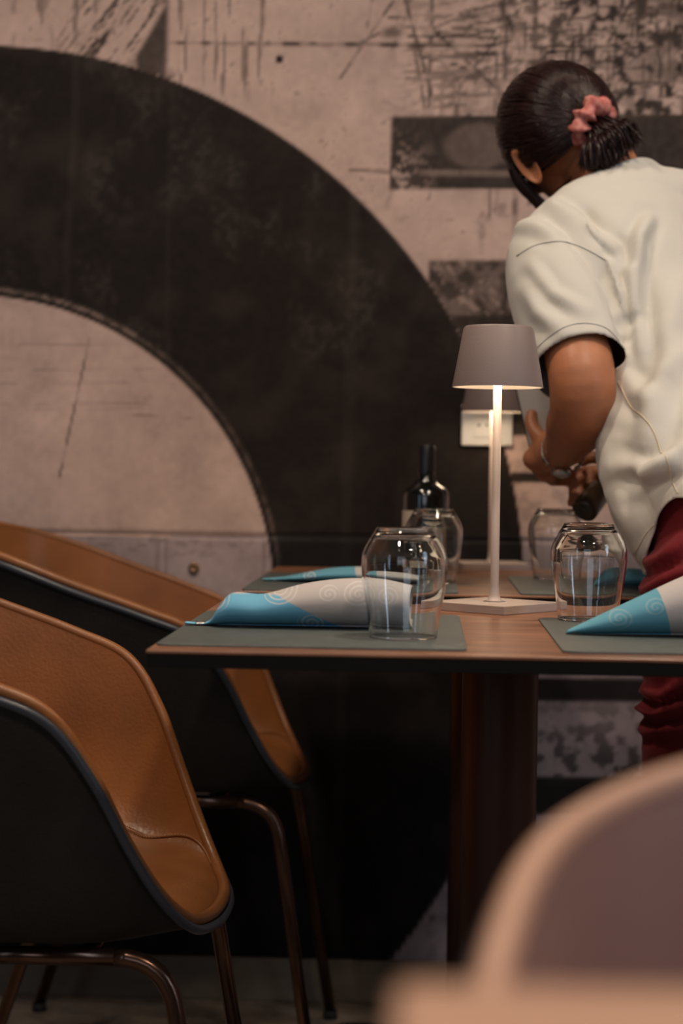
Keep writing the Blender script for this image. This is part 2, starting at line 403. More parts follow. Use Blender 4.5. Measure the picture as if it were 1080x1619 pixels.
# ================================================================= CHAIRS
RIM = [(.272, 0, .437), (.267, .07, .438), (.252, .13, .448), (.228, .178, .485), (.200, .213, .545), (.168, .238, .620), (.128, .254, .677),
       (.06, .265, .707), (-.04, .270, .742), (-.13, .262, .775), (-.21, .235, .800), (-.27, .17, .815), (-.298, .09, .820), (-.305, 0, .821)]
def rim_curve(n=8):
    full = RIM+[(x, -y, z) for x, y, z in RIM[-2:0:-1]]
    return catmull(full, n, closed=True)
def shell_surface(rim, centre_z, foot, seat_z, lip_drop, nv=26):
    rings = []
    for p in rim:
        fr = max(0, min(1, (p.x-.10)/.16)); fr = fr*fr*(3-2*fr)
        wide = foot+(.985-foot)*fr*.6
        z = seat_z-lip_drop*fr
        B = V((p.x*wide, p.y*wide*(1-.02*(1-fr)), z)); Cn = V((0, 0, centre_z)); A = Cn+(B-Cn)*(.82+.04*fr)
        row = []
        for i in range(1, nv+1):
            t = i/nv
            if t < .4: row.append(Cn+(A-Cn)*(t/.4))
            else:
                s = (t-.4)/.6; row.append(A*(1-s)**2+B*2*s*(1-s)+p*s*s)
        rings.append(row)
    return rings
def surf_mesh(rings, centre_z, flip=False):
    bm = bmesh.new(); c = bm.verts.new((0, 0, centre_z)); G = [[bm.verts.new(p) for p in r] for r in rings]; n = len(G)
    for i in range(n):
        a, b = G[i], G[(i+1) % n]
        bm.faces.new((c, a[0], b[0]))
        for k in range(len(a)-1): bm.faces.new((a[k], a[k+1], b[k+1], b[k]))
    if flip: bmesh.ops.reverse_faces(bm, faces=bm.faces)
    return bm
def make_chair(loc, rz, label, leather, roll, group=None):
    t = empty('tub_chair', loc, rz, label=label, cat='chair', group=group)
    rim = rim_curve()
    inn = shell_surface(rim, .482, .93, .482, .028)
    link('seat_lining', surf_mesh(inn, .478), leather, t)
    # outer shell: pushed outwards, dropped below
    out_rim = []
    for i, p in enumerate(rim):
        tg = (rim[(i+1) % len(rim)]-rim[i-1]); n = V((tg.y, -tg.x, 0)).normalized()
        if n.dot(V((p.x, p.y, 0))) < 0: n = -n
        out_rim.append(p+n*.0115+V((0, 0, -.006)))
    o2 = shell_surface(out_rim, .432, .93, .438, .006)
    link('outer_shell', surf_mesh(o2, .432, True), M['black_leather'], t)
    bm = bmesh.new()
    mid = [(a+b)/2+V((0, 0, .003)) for a, b in zip(rim, out_rim)]
    tube(bm, mid, .0068, 10, closed=True); link('rim_roll', bm, roll, t)
    bm = bmesh.new(); tube(bm, [p+V((0, 0, -.003))+(p-a).normalized()*.001 for p, a in zip(out_rim, rim)], .0052, 8, closed=True)
    link('piping', bm, M['piping'], t)
    # seam round the seat pad: a raised welt and two stitch rows
    n = len(rim)
    def row(f):
        out = []
        for i in range(n):
            if rim[i].x > .254: continue
            g = max(0, min(1, (rim[i].x-.19)/.062)); k = (f+(1-f)*g*g*(3-2*g))*(len(inn[i])-1); a = int(k); out.append(inn[i][a].lerp(inn[i][min(a+1, len(inn[i])-1)], k-a))
        return out
    h_ = [i for i in range(n) if rim[i].x <= .254]; cut_ = [i for i, q in enumerate(h_) if q == 0 or (i and h_[i]-h_[i-1] > 1)]
    for f, rr in ((.475, .0020),):
        pts = [p+V((0, 0, .0005)) for p in row(f)]; bm = bmesh.new(); tube(bm, pts, rr, 6); link('welt_seam', bm, leather, t)
    for f in (.455, .495):
        pts = row(f); dense = []
        for i in range(len(pts)-1):
            for j in range(3): dense.append(pts[i].lerp(pts[i+1], j/3))
        bm = bmesh.new()
        for i in range(0, len(dense)-1, 2):
            a, b = dense[i], dense[(i+1) % len(dense)]; h = V((0, 0, .0012)); tube(bm, [a+h, b+h], .0008, 4)
        link('stitching', bm, M['thread'], t, kind='stuff')
    # tube frame
    fz = .432
    for sy in (1, -1):
        rt = .0095; y0 = .185*sy; y1 = .228*sy
        ft = V((.245, y0, fz-.012)); rt_ = V((-.045, y0, fz-.012)); ff = V((.312, y1, FL+.012)); rf = V((-.185, y1, FL+.012))
        def bend(a, c, b, r=.055):
            d1 = (a-c).normalized(); d2 = (b-c).normalized(); p0 = c+d1*r; p1 = c+d2*r
            return [p0.lerp(c, s).lerp(c.lerp(p1, s), s) for s in [k/8 for k in range(9)]]
        bf = bend(rt_, ft, ff); br = bend(ft, rt_, rf)
        bm = bmesh.new(); tube(bm, bf+[ff], rt, 14); link('leg', bm, M['bronze'], t)
        bm = bmesh.new(); tube(bm, br+[rf], rt, 14); link('leg', bm, M['bronze'], t)
        bm = bmesh.new(); tube(bm, [br[0], bf[0]], rt, 14); link('side_rail', bm, M['bronze'], t)
        for q in (ff, rf):
            bm = bmesh.new(); tube(bm, [V((q.x, q.y, FL)), V((q.x, q.y, FL+.014))], [.0125, .0115], 14); link('foot_glide', bm, M['rubber'], t)
    for x in (.16, -.03):
        bm = bmesh.new(); tube(bm, [(x, -.185, fz-.012), (x, .185, fz-.012)], .008, 12); link('cross_rail', bm, M['bronze'], t)
    return t
make_chair((-.495, 2.07, 0), 0, 'cognac leather tub chair nearest on the left at the front table, black outer shell', M['leather'], M['roll'])
make_chair((-.460, 2.965, 0), 0, 'cognac leather tub chair farther back by the wall, at the rear table', M['leather'], M['roll'])
fore_chair = make_chair((.293, .462, 0), -math.pi/2, 'blurred blush pink tub chair in the bottom right foreground behind pale tabletop', M['leather_pink'], M['roll_pink'])

fore_chair.scale = (1, 1, .984)

# ================================================================= TABLES
TZ = .75
def make_table(cx, cy, wx, wy, label, colx=0):
    t = empty('dining_table', (cx, cy, 0), label=label, cat='table')
    bm = bmesh.new(); box(bm, (-wx/2, -wy/2, TZ-.0035), (wx/2, wy/2, TZ), .0015); link('tabletop', bm, M['wood'], t, smooth=False)
    bm = bmesh.new(); box(bm, (-wx/2+.001, -wy/2+.001, TZ-.016), (wx/2-.001, wy/2-.001, TZ-.0035), .001); link('top_core', bm, M['black'], t, smooth=False)
    bm = bmesh.new(); lathe(bm, [(.0, FL+.05), (.040, FL+.05), (.040, TZ-.024), (0, TZ-.024)], 48); autosmooth(link('column', bm, M['column'], t))
    bm = bmesh.new(); lathe(bm, [(.0, TZ-.024), (.13, TZ-.024), (.13, TZ-.016), (0, TZ-.016)], 40); autosmooth(link('mounting_plate', bm, M['black'], t))
    for k in range(4):
        a = math.pi/4+k*math.pi/2; d = V((math.cos(a), math.sin(a), 0)); s = V((-d.y, d.x, 0)); bm = bmesh.new()
        rings = []
        for r_, w_, h_ in ((.02, .045, .085), (.12, .036, .062), (.24, .028, .042), (.30, .022, .030)):
            c = d*r_+V((0, 0, FL+.006))
            rings.append([c-s*w_, c+s*w_, c+s*w_*.8+V((0, 0, h_)), c-s*w_*.8+V((0, 0, h_))])
        loft(bm, rings); autosmooth(link('base_arm', bm, M['column'], t))
        bm = bmesh.new(); lathe(bm, [(0, FL), (.016, FL), (.016, FL+.006), (0, FL+.006)], 16, Matrix.Translation(d*.27)); autosmooth(link('foot_pad', bm, M['rubber'], t))
    return t
make_table(.082, 2.0, .66, .63, 'front square wooden pedestal table with thin black edge, holding the sharp lamp')
make_table(.082, 2.825, .655, .64, 'rear square wooden pedestal table with thin black edge, against the mural wall')
# table whose corner fills the bottom right of the frame
t = empty('foreground_table', (.38, .10, 0), label='pale blurred tabletop corner at the bottom right edge, nearest the viewer', cat='table')
bm = bmesh.new(); box(bm, (-.385, -.33, .783), (.385, .324, .80), .003); link('tabletop', bm, M['pale_wood'], t, smooth=False)
bm = bmesh.new(); lathe(bm, [(0, FL+.012), (.03, FL+.012), (.03, .783), (0, .783)], 32); autosmooth(link('column', bm, M['column'], t))
bm = bmesh.new(); lathe(bm, [(0, FL), (.17, FL), (.17, FL+.008), (.03, FL+.014), (0, FL+.014)], 48); autosmooth(link('base_plate', bm, M['column'], t))

# placemats
def placemat(x0, x1, y0, y1, label):
    bm = bmesh.new(); r = .012; cx, cy = (x0+x1)/2, (y0+y1)/2; hx, hy = (x1-x0)/2, (y1-y0)/2; pts = []
    for qx, qy, a0 in ((1, 1, 0), (-1, 1, 90), (-1, -1, 180), (1, -1, 270)):
        for k in range(7):
            a = math.radians(a0+15*k); pts.append((qx*(hx-r)+r*math.cos(a), qy*(hy-r)+r*math.sin(a)))
    loft(bm, [[V((px*s, py*s2, z)) for px, py in pts] for z, s, s2 in ((0, 1, 1), (.0016, 1, 1), (.0022, 1-.0008/hx, 1-.0008/hy))])
    o = autosmooth(link('placemat', bm, M['mat'])); o.location = (cx, cy, TZ)
    return tag(o, label, 'placemat', 'grey placemats on the two tables')
placemat(-.245, .040, 1.722, 2.125, 'grey green placemat at the front table, left place under the rolled napkin')
placemat(.127, .408, 1.722, 2.110, 'grey green placemat at the front table, right place under the blue cone napkin')
placemat(-.243, .046, 2.515, 2.93, 'dark grey placemat at the rear table, left place under the flat teal napkin')
placemat(.128, .405, 2.515, 2.93, 'grey green placemat at the rear table, right place beside the person')
MT = TZ+.0024

# ---------------------------------------------------------------- glasses
def make_glass(loc, label, rz=0):
    H = .106
    outer = [(.0, H), (.0245, H), (.0275, H-.0012), (.0295, H-.0045), (.0350, H-.0135), (.0400, H-.0235), (.0416, H-.034), (.0409, H-.048), (.0385, H-.066), (.0355, H-.083), (.0335, .006), (.0330, .0015), (.0325, 0)]
    inner = [(.0316, 0), (.0310, .0015), (.0316, .006), (.0337, H-.083), (.0367, H-.066), (.0391, H-.048), (.0397, H-.0350), (.0380, H-.0255), (.0325, H-.0155), (.0265, H-.0085), (.012, H-.0066), (0, H-.0064)]
    bm = bmesh.new(); P = catmull([V((r, 0, z)) for r, z in outer[:-1]], 4)+[V((.0325, 0, 0))]
    Q = catmull([V((r, 0, z)) for r, z in inner], 4)
    prof = [(max(p.x, 0), p.z) for p in P+Q]; prof[0] = (0, H); prof[-1] = (0, prof[-1][1])
    lathe(bm, prof, 64); bmesh.ops.recalc_face_normals(bm, faces=bm.faces)
    o = link('water_glass', bm, M['glass']); o.location = loc
    return tag(o, label, 'glass', 'upturned water glasses')
g0 = make_glass((-.019, 1.83, MT+.0002), 'upturned glass tumbler in front of the white and blue rolled napkin, front table')
copy_tree(g0, (.180, 2.085, MT+.0002), label='upturned glass tumbler right of the sharp lamp, beside the blue cone napkin tip')
copy_tree(g0, (.013, 2.72, MT+.0002), label='upturned glass tumbler in front of the black bottle, rear table')
copy_tree(g0, (.198, 2.88, MT+.0002), label="upturned glass tumbler below the person's hand, right place of rear table")

# ---------------------------------------------------------------- lamps
def make_lamp(loc, rz, label, power):
    t = empty('table_lamp', loc, rz, label=label, cat='lamp', group='cordless table lamps')
    s = .056
    bm = bmesh.new(); box(bm, (-s, -s, 0), (s, s, .0105), .0012); link('base', bm, M['lamp_base'], t, smooth=False)
    bm = bmesh.new(); lathe(bm, [(0, .0105), (.014, .0105), (.0085, .0125), (.0058, .018), (.0050, .03), (.0050, .268), (.0, .268)], 32); link('stem', bm, M['lamp_base'], t)
    top, bot, z0, z1 = .0405, .0535, .262, .3335
    bm = bmesh.new(); lathe(bm, [(bot, z0), (top+.0005, z1-.0025), (top-.002, z1), (0, z1)], 72); sh = autosmooth(link('lamp_shade', bm, M['lamp'], t))
    bm = bmesh.new(); lathe(bm, [(bot, z0), (bot-.0016, z0), (top-.002, z1-.003), (0, z1-.003)], 72); bmesh.ops.reverse_faces(bm, faces=bm.faces)
    link('shade_lining', bm, M['shade_in'], sh)
    bm = bmesh.new(); lathe(bm, [(0, z0+.012), (.034, z0+.012), (.034, z0+.018), (0, z0+.018)], 48); autosmooth(link('diffuser', bm, M['glow'], sh))
    l = bpy.data.lights.new('lamp_light', 'AREA'); l.shape = 'DISK'; l.size = .06; l.energy = power; l.color = (1, .74, .50)
    lo = bpy.data.objects.new('lamp_light', l); COL.objects.link(lo); lo.parent = t; lo.location = (0, 0, z0+.0110)
    return t
make_lamp((.083, 2.235, TZ), math.radians(-39), 'sharp mauve grey cordless lamp standing on the front table, square base turned', .30)
make_lamp((.112, 3.19, TZ), math.radians(8), 'mauve grey cordless lamp on the rear table against the wall, below socket', .35)

# ---------------------------------------------------------------- napkins
def napkin_mat(name, blue, pale, slope, off, centres, top=None, ring=.75):
    """two printed halves: blue below a slanted line, pale above, with faint spiral rings"""
    mt = bpy.data.materials.new(name); mt.use_nodes = True; nt = mt.node_tree; N = nt.nodes; L = nt.links; b = N['Principled BSDF']
    tc = N.new('ShaderNodeTexCoord'); sp = N.new('ShaderNodeSeparateXYZ'); L.new(tc.outputs['Object'], sp.inputs[0])
    def mth(op, a, c=None, d=None):
        q = N.new('ShaderNodeMath'); q.operation = op
        for i, x in enumerate((a, c, d)):
            if x is None: continue
            if isinstance(x, (int, float)): q.inputs[i].default_value = x
            else: L.new(x, q.inputs[i])
        return q.outputs[0]
    x, z = sp.outputs[0], sp.outputs[2]
    line = mth('SUBTRACT', mth('MULTIPLY_ADD', x, slope, off), z)                      # >0 : below the line
    if top: line = mth('MINIMUM', line, mth('SUBTRACT', top, z))
    k = mth('MINIMUM', mth('MAXIMUM', mth('MULTIPLY', line, 900.), 0.), 1.)
    acc = None
    for cx, cz, R in centres:
        d = mth('SQRT', mth('ADD', mth('POWER', mth('SUBTRACT', x, cx), 2.), mth('POWER', mth('MULTIPLY', mth('SUBTRACT', z, cz), 1.25), 2.)))
        ang = mth('ARCTAN2', mth('SUBTRACT', z, cz), mth('SUBTRACT', x, cx))
        w_ = mth('SINE', mth('ADD', mth('MULTIPLY', d, 2*math.pi/.0052), ang))
        w_ = mth('MULTIPLY', mth('MAXIMUM', w_, 0.), mth('LESS_THAN', d, R))
        acc = w_ if acc is None else mth('MAXIMUM', acc, w_)
    mx = N.new('ShaderNodeMix'); mx.data_type = 'RGBA'; mx.inputs[6].default_value = (*pale, 1); mx.inputs[7].default_value = (*blue, 1); L.new(k, mx.inputs[0])
    m2 = N.new('ShaderNodeMix'); m2.data_type = 'RGBA'; m2.inputs[7].default_value = (*[min(1, (a+c)/2*1.1) for a, c in zip(pale, (.62, .62, .62))], 1)
    L.new(mth('MULTIPLY', acc, ring), m2.inputs[0]); L.new(mx.outputs[2], m2.inputs[6]); L.new(m2.outputs[2], b.inputs['Base Color'])
    b.inputs['Roughness'].default_value = .8
    n = N.new('ShaderNodeTexNoise'); n.inputs['Scale'].default_value = 700; bp = N.new('ShaderNodeBump'); bp.inputs['Strength'].default_value = .2; bp.inputs['Distance'].default_value = .001
    L.new(tc.outputs['Object'], n.inputs['Vector']); L.new(n.outputs[0], bp.inputs['Height']); L.new(bp.outputs[0], b.inputs['Normal'])
    return mt
BLUE, PALE = (.115, .36, .50), (.47, .44, .43)
def napkin(loc, prof, mt, label, depth, cuts=None, spin=0):
    """rolled paper cone lying on the mat: prof = (x, height, half depth, skew) stations from the tip"""
    bm = bmesh.new(); rings = []
    P = catmull([V((p[0], p[1], p[2])) for p in prof], 5)
    n = 40
    for q in P:
        h, d = max(q.y, .0015), max(q.z, .0015); ring = []
        for k in range(n+8):                                          # overlapping roll: one and a bit turns
            a = -math.pi*.62+2*math.pi*k/(n)
            sc = 1-.05*k/n
            zz = h/2+h/2*math.sin(a)*sc; yy = d*math.cos(a)*sc
            if zz < h*.12: zz = h*.12*(zz/(h*.12)) if zz > 0 else 0
            ring.append(V((q.x+.10*yy*math.sin(a*.5), yy, zz+.0006)))
        rings.append(ring)
    G = [[bm.verts.new(p) for p in r] for r in rings]
    for A, B in zip(G, G[1:]):
        for k in range(len(A)-1): bm.faces.new((A[k], A[k+1], B[k+1], B[k]))
    o = link('napkin', bm, mt); o.location = loc; o.rotation_euler = (0, 0, spin)
    s = o.modifiers.new('s', 'SOLIDIFY'); s.thickness = .0009
    return tag(o, label, 'napkin', 'rolled printed paper napkins')
def cutlery(loc, length, rz, label, name='fork', tilt=0.0):
    t = empty(name, loc, rz, label=label, cat='cutlery'); t.rotation_euler = (0, tilt, rz)
    bm = bmesh.new()
    pts = [(0, 0, .002), (.01, 0, .002), (.05, 0, .0025), (length*.55, 0, .004), (length*.68, 0, .005)]
    tube(bm, catmull(pts, 4), [(.0048 if i < 9 else .0032) for i in range(17)], 10, sx=.4, up=(0, 1, 0)); link('handle', bm, M['steel'], t)
    bm = bmesh.new(); box(bm, (length*.68, -.010, .0035), (length*.80, .010, .0055), .001)
    if name == 'fork':
        for y in (-.0085, -.003, .003, .0085): box(bm, (length*.78, y-.0012, .0035), (length, y+.0012, .0055), .0005)
    else: box(bm, (length*.78, -.008, .004), (length, .009, .005), .0004)
    link('tines' if name == 'fork' else 'blade', bm, M['steel'], t, smooth=False); return t
nA = napkin_mat('printed napkin blue and grey', (.13, .40, .60), PALE, -.50, .082, [(.03, .028, .017), (.098, .040, .019), (.148, .036, .011), (.178, .036, .016), (.205, .034, .012), (.13, .006, .014)], top=.034)
napkin((-.243, 1.93, MT), [(0, .003, .006), (.024, .004, .012), (.038, .024, .028), (.050, .034, .032), (.080, .033, .036), (.12, .044, .038), (.16, .050, .038), (.20, .050, .036), (.232, .044, .033)], nA,
       'blue and grey spiral printed napkin rolled on the front left placemat', .04)
nB = napkin_mat('printed napkin blue', (.10, .32, .43), PALE, -3.2, .33, [(.05, .018, .013), (.085, .030, .012), (.13, .040, .014), (.12, .02, .012)], ring=.22)
napkin((.143, 1.90, MT), [(0, .003, .006), (.03, .018, .018), (.07, .038, .028), (.115, .060, .036), (.16, .078, .044), (.21, .085, .048), (.245, .085, .046)], nB,
       'blue cone shaped napkin on the front right placemat, cut by the frame', .04)
nC = napkin_mat('printed napkin teal', (.10, .29, .38), (.42, .42, .40), -4, .55, [(.07, .01, .01)])
napkin((-.23, 2.70, MT), [(0, .003, .008), (.03, .006, .014), (.05, .010, .03), (.10, .020, .036), (.15, .022, .036), (.20, .018, .034), (.235, .012, .03)], nC,
       'flat teal napkin on the rear left placemat', .03)
napkin((.245, 2.70, MT), [(0, .006, .010), (.02, .022, .02), (.05, .026, .03), (.09, .022, .036), (.13, .028, .036), (.15, .02, .03)], nC,
       'crumpled pale blue napkin on the rear right placemat, beside maroon trousers', .03)
cutlery((-.232, 1.925, MT), .17, math.radians(3), 'steel fork tucked under the rolled blue and grey napkin')
cutlery((-.215, 2.695, MT), .18, math.radians(2), 'steel fork tucked under the flat teal napkin on the rear table')

# ---------------------------------------------------------------- bottle on the rear table
t = empty('bottle', (.001, 2.985, TZ), label='small black glass bottle with cream label on the rear table', cat='bottle')
bm = bmesh.new(); lathe(bm, [(0, .001), (.034, .001), (.0365, .004), (.0365, .122), (.0355, .129), (.030, .136), (.020, .142), (.0145, .150), (.0135, .165), (.0135, .178), (0, .178)], 48); link('body', bm, M['black_glass'], t)
bm = bmesh.new(); lathe(bm, [(.0140, .160), (.0140, .1995), (.0128, .202), (.0, .202)], 40); autosmooth(link('capsule', bm, M['cap'], t))
bm = bmesh.new(); lathe(bm, [(.0368, .030), (.0368, .100)], 48); link('label', bm, M['label_cream'], t)
# socket
t = empty('wall_socket', (.105, WY-.001, .9925), label='off white square wall socket plate behind the two lamps', cat='socket'); 
bm = bmesh.new(); box(bm, (-.044, -.009, -.036), (.044, 0, .036), .003); link('plate', bm, M['plastic'], t)
bm = bmesh.new(); box(bm, (-.024, -.0105, -.022), (.024, -.0088, .024), .0015); link('insert', bm, M['plastic'], t)
for x in (-.014, 0, .014):
    bm = bmesh.new(); lathe(bm, [(0, 0), (.0026, 0), (.0026, .0005), (0, .0005)], 16, Matrix.Translation((x, -.0106, 0)) @ Matrix.Rotation(math.pi/2, 4, 'X')); link('hole', bm, M['socket_dark'], t)
# round fixing on the wall
bm = bmesh.new(); Mx = Matrix.Rotation(math.pi/2, 4, 'X')
lathe(bm, [(0, .001), (.0085, .001), (.010, .003), (.0085, .006), (.006, .007), (.0045, .0055), (0, .0055)], 32, Mx)
o = link('wall_bolt', bm, M['brass']); o.location = (-.402, WY, .737); tag(o, 'small round brass bolt in the wall above the farther chair', 'bolt')
#PERSON
# ================================================================= THE WAITRESS
person = empty('person', (.43, 2.52, FL), label='person in cream t-shirt and maroon trousers leaning over the rear table, dark ponytail', cat='person')
PW = lambda p: V(p)-person.location                              # world -> person coordinates
ML = Matrix.Translation(-person.location)
def cap(bm, pts, rads, n=20, sx=1., up=None):
    P = catmull(pts, 4); R = []
    for i in range(len(rads)-1):
        for j in range(4): R.append(rads[i]+(rads[i+1]-rads[i])*j/4)
    R.append(rads[-1]); tube(bm, P, R, n, sx=sx, up=up)
    blob(bm, P[0], R[0]*.98, seg=16, rin=10); blob(bm, P[-1], R[-1]*.98, seg=16, rin=10)
LAT, FWD = V((.71, .70, 0)), V((-.70, .71, 0))
SHL, SHR = V((.172, 2.668, 1.232)), V((.425, 2.88, 1.262))
ELL, WRL = V((.202, 2.500, 1.030)), V((.196, 2.715, .945))
ELR, WRR = V((.440, 2.960, 1.020)), V((.318, 2.868, .925))
# ---- head frame
HC = V((.197, 2.83, 1.402))
hl = V((-.70, -.46, -.50)).normalized(); hf = V((-.26, .88, -.40)); hf = (hf-hl*hf.dot(hl)).normalized(); hu = hf.cross(hl).normalized()
HM = Matrix((hf, hl, hu)).transposed()                            # head local (front, left, up) -> world
H = lambda f, l, u: HC+HM @ V((f, l, u))
def finger(bm, base, dirs, lens, r0, r1):
    p = V(base); pts = [p]
    for d, l in zip(dirs, lens): p = p+V(d).normalized()*l; pts.append(p)
    k = len(pts); P = catmull(pts, 3)
    tube(bm, P, [r0+(r1-r0)*i/(len(P)-1) for i in range(len(P))], 12); blob(bm, P[-1], r1, seg=12, rin=8); blob(bm, P[0], r0, seg=12, rin=8)
bm = bmesh.new()
# torso, hips, legs (inside the clothes) and neck
for z, c, a, b in ((None,)*4,): pass
loft(bm, [ell((c[0], c[1], z), a, b, LAT, FWD, 28) for z, c, a, b in ((.80, (.435, 2.50), .13, .09), (.90, (.422, 2.512), .13, .10), (1.0, (.392, 2.575), .125, .10), (1.10, (.358, 2.66), .115, .09), (1.20, (.325, 2.715), .12, .08), (1.27, (.305, 2.745), .095, .065))])
cap(bm, [SHL+V((.01, .01, -.01)), (.29, 2.755, 1.275), SHR], [.038, .050, .038])
cap(bm, [(.292, 2.762, 1.285), (.262, 2.785, 1.335), H(-.02, -.005, -.055), H(-.005, 0, 0)], [.060, .052, .052, .05])
for hip, knee, ank in (((.362, 2.408, .75), (.350, 2.425, .45), (.352, 2.43, .08)), ((.500, 2.565, .75), (.498, 2.590, .45), (.500, 2.575, .08))):
    cap(bm, [hip, knee, ank], [.068, .050, .034]); 
# head: skull, face, jaw, nose, ears
blob(bm, H(-.008, 0, .022), (.090, .070, .082), HM); blob(bm, H(.030, 0, -.020), (.052, .056, .075), HM); blob(bm, H(.045, 0, -.062), (.030, .032, .028), HM)
cap(bm, [H(.078, 0, .012), H(.094, 0, -.010), H(.084, 0, -.024)], [.008, .011, .010])
for s in (1, -1): blob(bm, H(.082, s*.009, -.025), .008); blob(bm, H(.072, s*.036, -.012), .016)
blob(bm, H(.076, 0, -.046), (.010, .022, .006), HM); blob(bm, H(.075, 0, -.056), (.010, .019, .006), HM)
# left arm
cap(bm, [SHL, SHL.lerp(ELL, .5)+V((0, 0, 0)), (.200, 2.528, 1.065), (.204, 2.506, 1.028), (.206, 2.528, .995), (.204, 2.595, .978), (.200, 2.665, .960), WRL], [.040, .0435, .0445, .0440, .0435, .0420, .034, .0270], 24)
PL = V((.176, 2.775, .940))
cap(bm, [WRL, WRL.lerp(PL, .5), PL], [.0265, .030, .028]); blob(bm, PL+V((-.002, .0, -.008)), (.034, .036, .022))
finger(bm, (.178, 2.752, .952), [(-.6, .55, .55), (-.35, .6, .75), (.05, .4, .9)], [.028, .022, .014], .0125, .0095)            # thumb up against the slab
for i, (bx, by, bz) in enumerate([(.160, 2.795, .938), (.163, 2.800, .922), (.172, 2.798, .910), (.186, 2.792, .904)]):
    finger(bm, (bx, by, bz), [(.10, .9, -.12), (.85, .45, .02), (.9, -.35, .15)], [[.030, .032, .030, .026][i], .026, .020], .0095, .0080)
# right arm
cap(bm, [SHR, SHR.lerp(ELR, .5), ELR, ELR.lerp(WRR, .35), WRR], [.048, .045, .041, .040, .0265], 20)
PR = V((.282, 2.850, .914))
cap(bm, [WRR, PR], [.0265, .028]); blob(bm, PR, (.032, .034, .020))
finger(bm, (.292, 2.825, .922), [(-.7, -.35, .3), (-.9, .1, .1), (-.6, .5, -.3)], [.030, .024, .016], .0115, .0090)
for i in range(4):
    finger(bm, (.262-.002*i, 2.862-.010*i+.012, .918-.014*i), [(-.9, .0, -.15), (-.45, -.85, -.1), (.55, -.75, 0)], [.028, .024, .018], .0092, .0078)
bmesh.ops.transform(bm, matrix=ML, verts=bm.verts)
body = link('body', remeshed(bm, .0042, 4), M['skin'], person)
# ears growing out of the head
def make_ear(s):
    bm = bmesh.new(); out_ = (HM @ V((-.55, s*1., 0))).normalized(); fw_ = (HM @ V((1, -s*.1, 0))); fw_ = (fw_-out_*fw_.dot(out_)).normalized(); up_ = out_.cross(fw_)*s
    if up_.dot(hu) < 0: up_ = -up_
    c0 = H(.004, s*.079, -.006); n = 26; R0 = []
    for k, (sc, dep) in enumerate(((.55, -.004), (.80, .006), (.98, .014), (1.03, .017), (.96, .019), (.80, .0165), (.45, .011), (.12, .008))):
        R0.append([c0+out_*(dep*.8)+ (fw_*(-.017*sc*math.sin(a)*(1 if math.sin(a) > 0 else .6))+up_*(.032*sc*math.cos(a)*(1 if math.cos(a) > 0 else .95)))+fw_*(-.35*dep) for a in [2*math.pi*j/n for j in range(n)]])
    loft(bm, R0); bmesh.ops.recalc_face_normals(bm, faces=bm.faces); bmesh.ops.transform(bm, matrix=ML, verts=bm.verts)
    return link('ear', bm, M['skin'], person)
for s in (1, -1): make_ear(s)
for s in (1, -1):
    bm = bmesh.new(); blob(bm, PW(H(.072, s*.031, -.001)), .0105, None, 16, 10); e = link('eye', bm, M['eye'], person)
    bm = bmesh.new(); blob(bm, PW(H(.0795, s*.031, -.001)), .0048, None, 12, 8); link('iris', bm, M['iris'], e)

# ---- t-shirt
bm = bmesh.new()
ST = [(.74, .448, 2.480, .158, .125), (.80, .440, 2.485, .168, .148), (.86, .428, 2.495, .178, .165), (.92, .414, 2.510, .182, .172), (.98, .398, 2.555, .175, .164),
      (1.05, .374, 2.620, .160, .150), (1.12, .350, 2.672, .155, .135), (1.18, .328, 2.708, .160, .122), (1.24, .308, 2.733, .160, .108), (1.29, .295, 2.75, .125, .09), (1.32, .288, 2.76, .08, .07)]
loft(bm, [ell((x, y, z), a, b, LAT, FWD, 40, 2.15) for z, x, y, a, b in ST])
cap(bm, [SHL+V((.012, .012, -.004)), (.235, 2.715, 1.270), (.300, 2.75, 1.286), (.370, 2.80, 1.284), SHR], [.064, .064, .068, .068, .064], 24)
cap(bm, [(.30, 2.755, 1.29), (.270, 2.78, 1.335)], [.066, .060])
sd = (ELL-SHL).normalized()
SH0, SH1 = V((.180, 2.672, 1.215)), V((.205, 2.532, 1.052))
tube(bm, catmull([SH0, V((.182, 2.622, 1.165)), V((.194, 2.573, 1.105)), SH1, SH1+(SH1-V((.194, 2.59, 1.115))).normalized()*.016], 4), [.070, .071, .072, .0725, .073, .0725, .072, .071, .070, .0685, .067, .0655, .0640, .0635, .063, .063, .063], 28); blob(bm, SH0, .069)
RD = (ELR-SHR).normalized()
cap(bm, [SHR, SHR+RD*.10, SHR+RD*.20], [.066, .066, .060], 24)
bmesh.ops.transform(bm, matrix=ML, verts=bm.verts)
me = remeshed(bm, .0046, 8)
nv = len(me.vertices); cv = np.empty(nv*3); me.vertices.foreach_get('co', cv); cv = cv.reshape(-1, 3)+np.array(person.location)
no = np.empty(nv*3); me.vertices.foreach_get('normal', no); no = no.reshape(-1, 3)
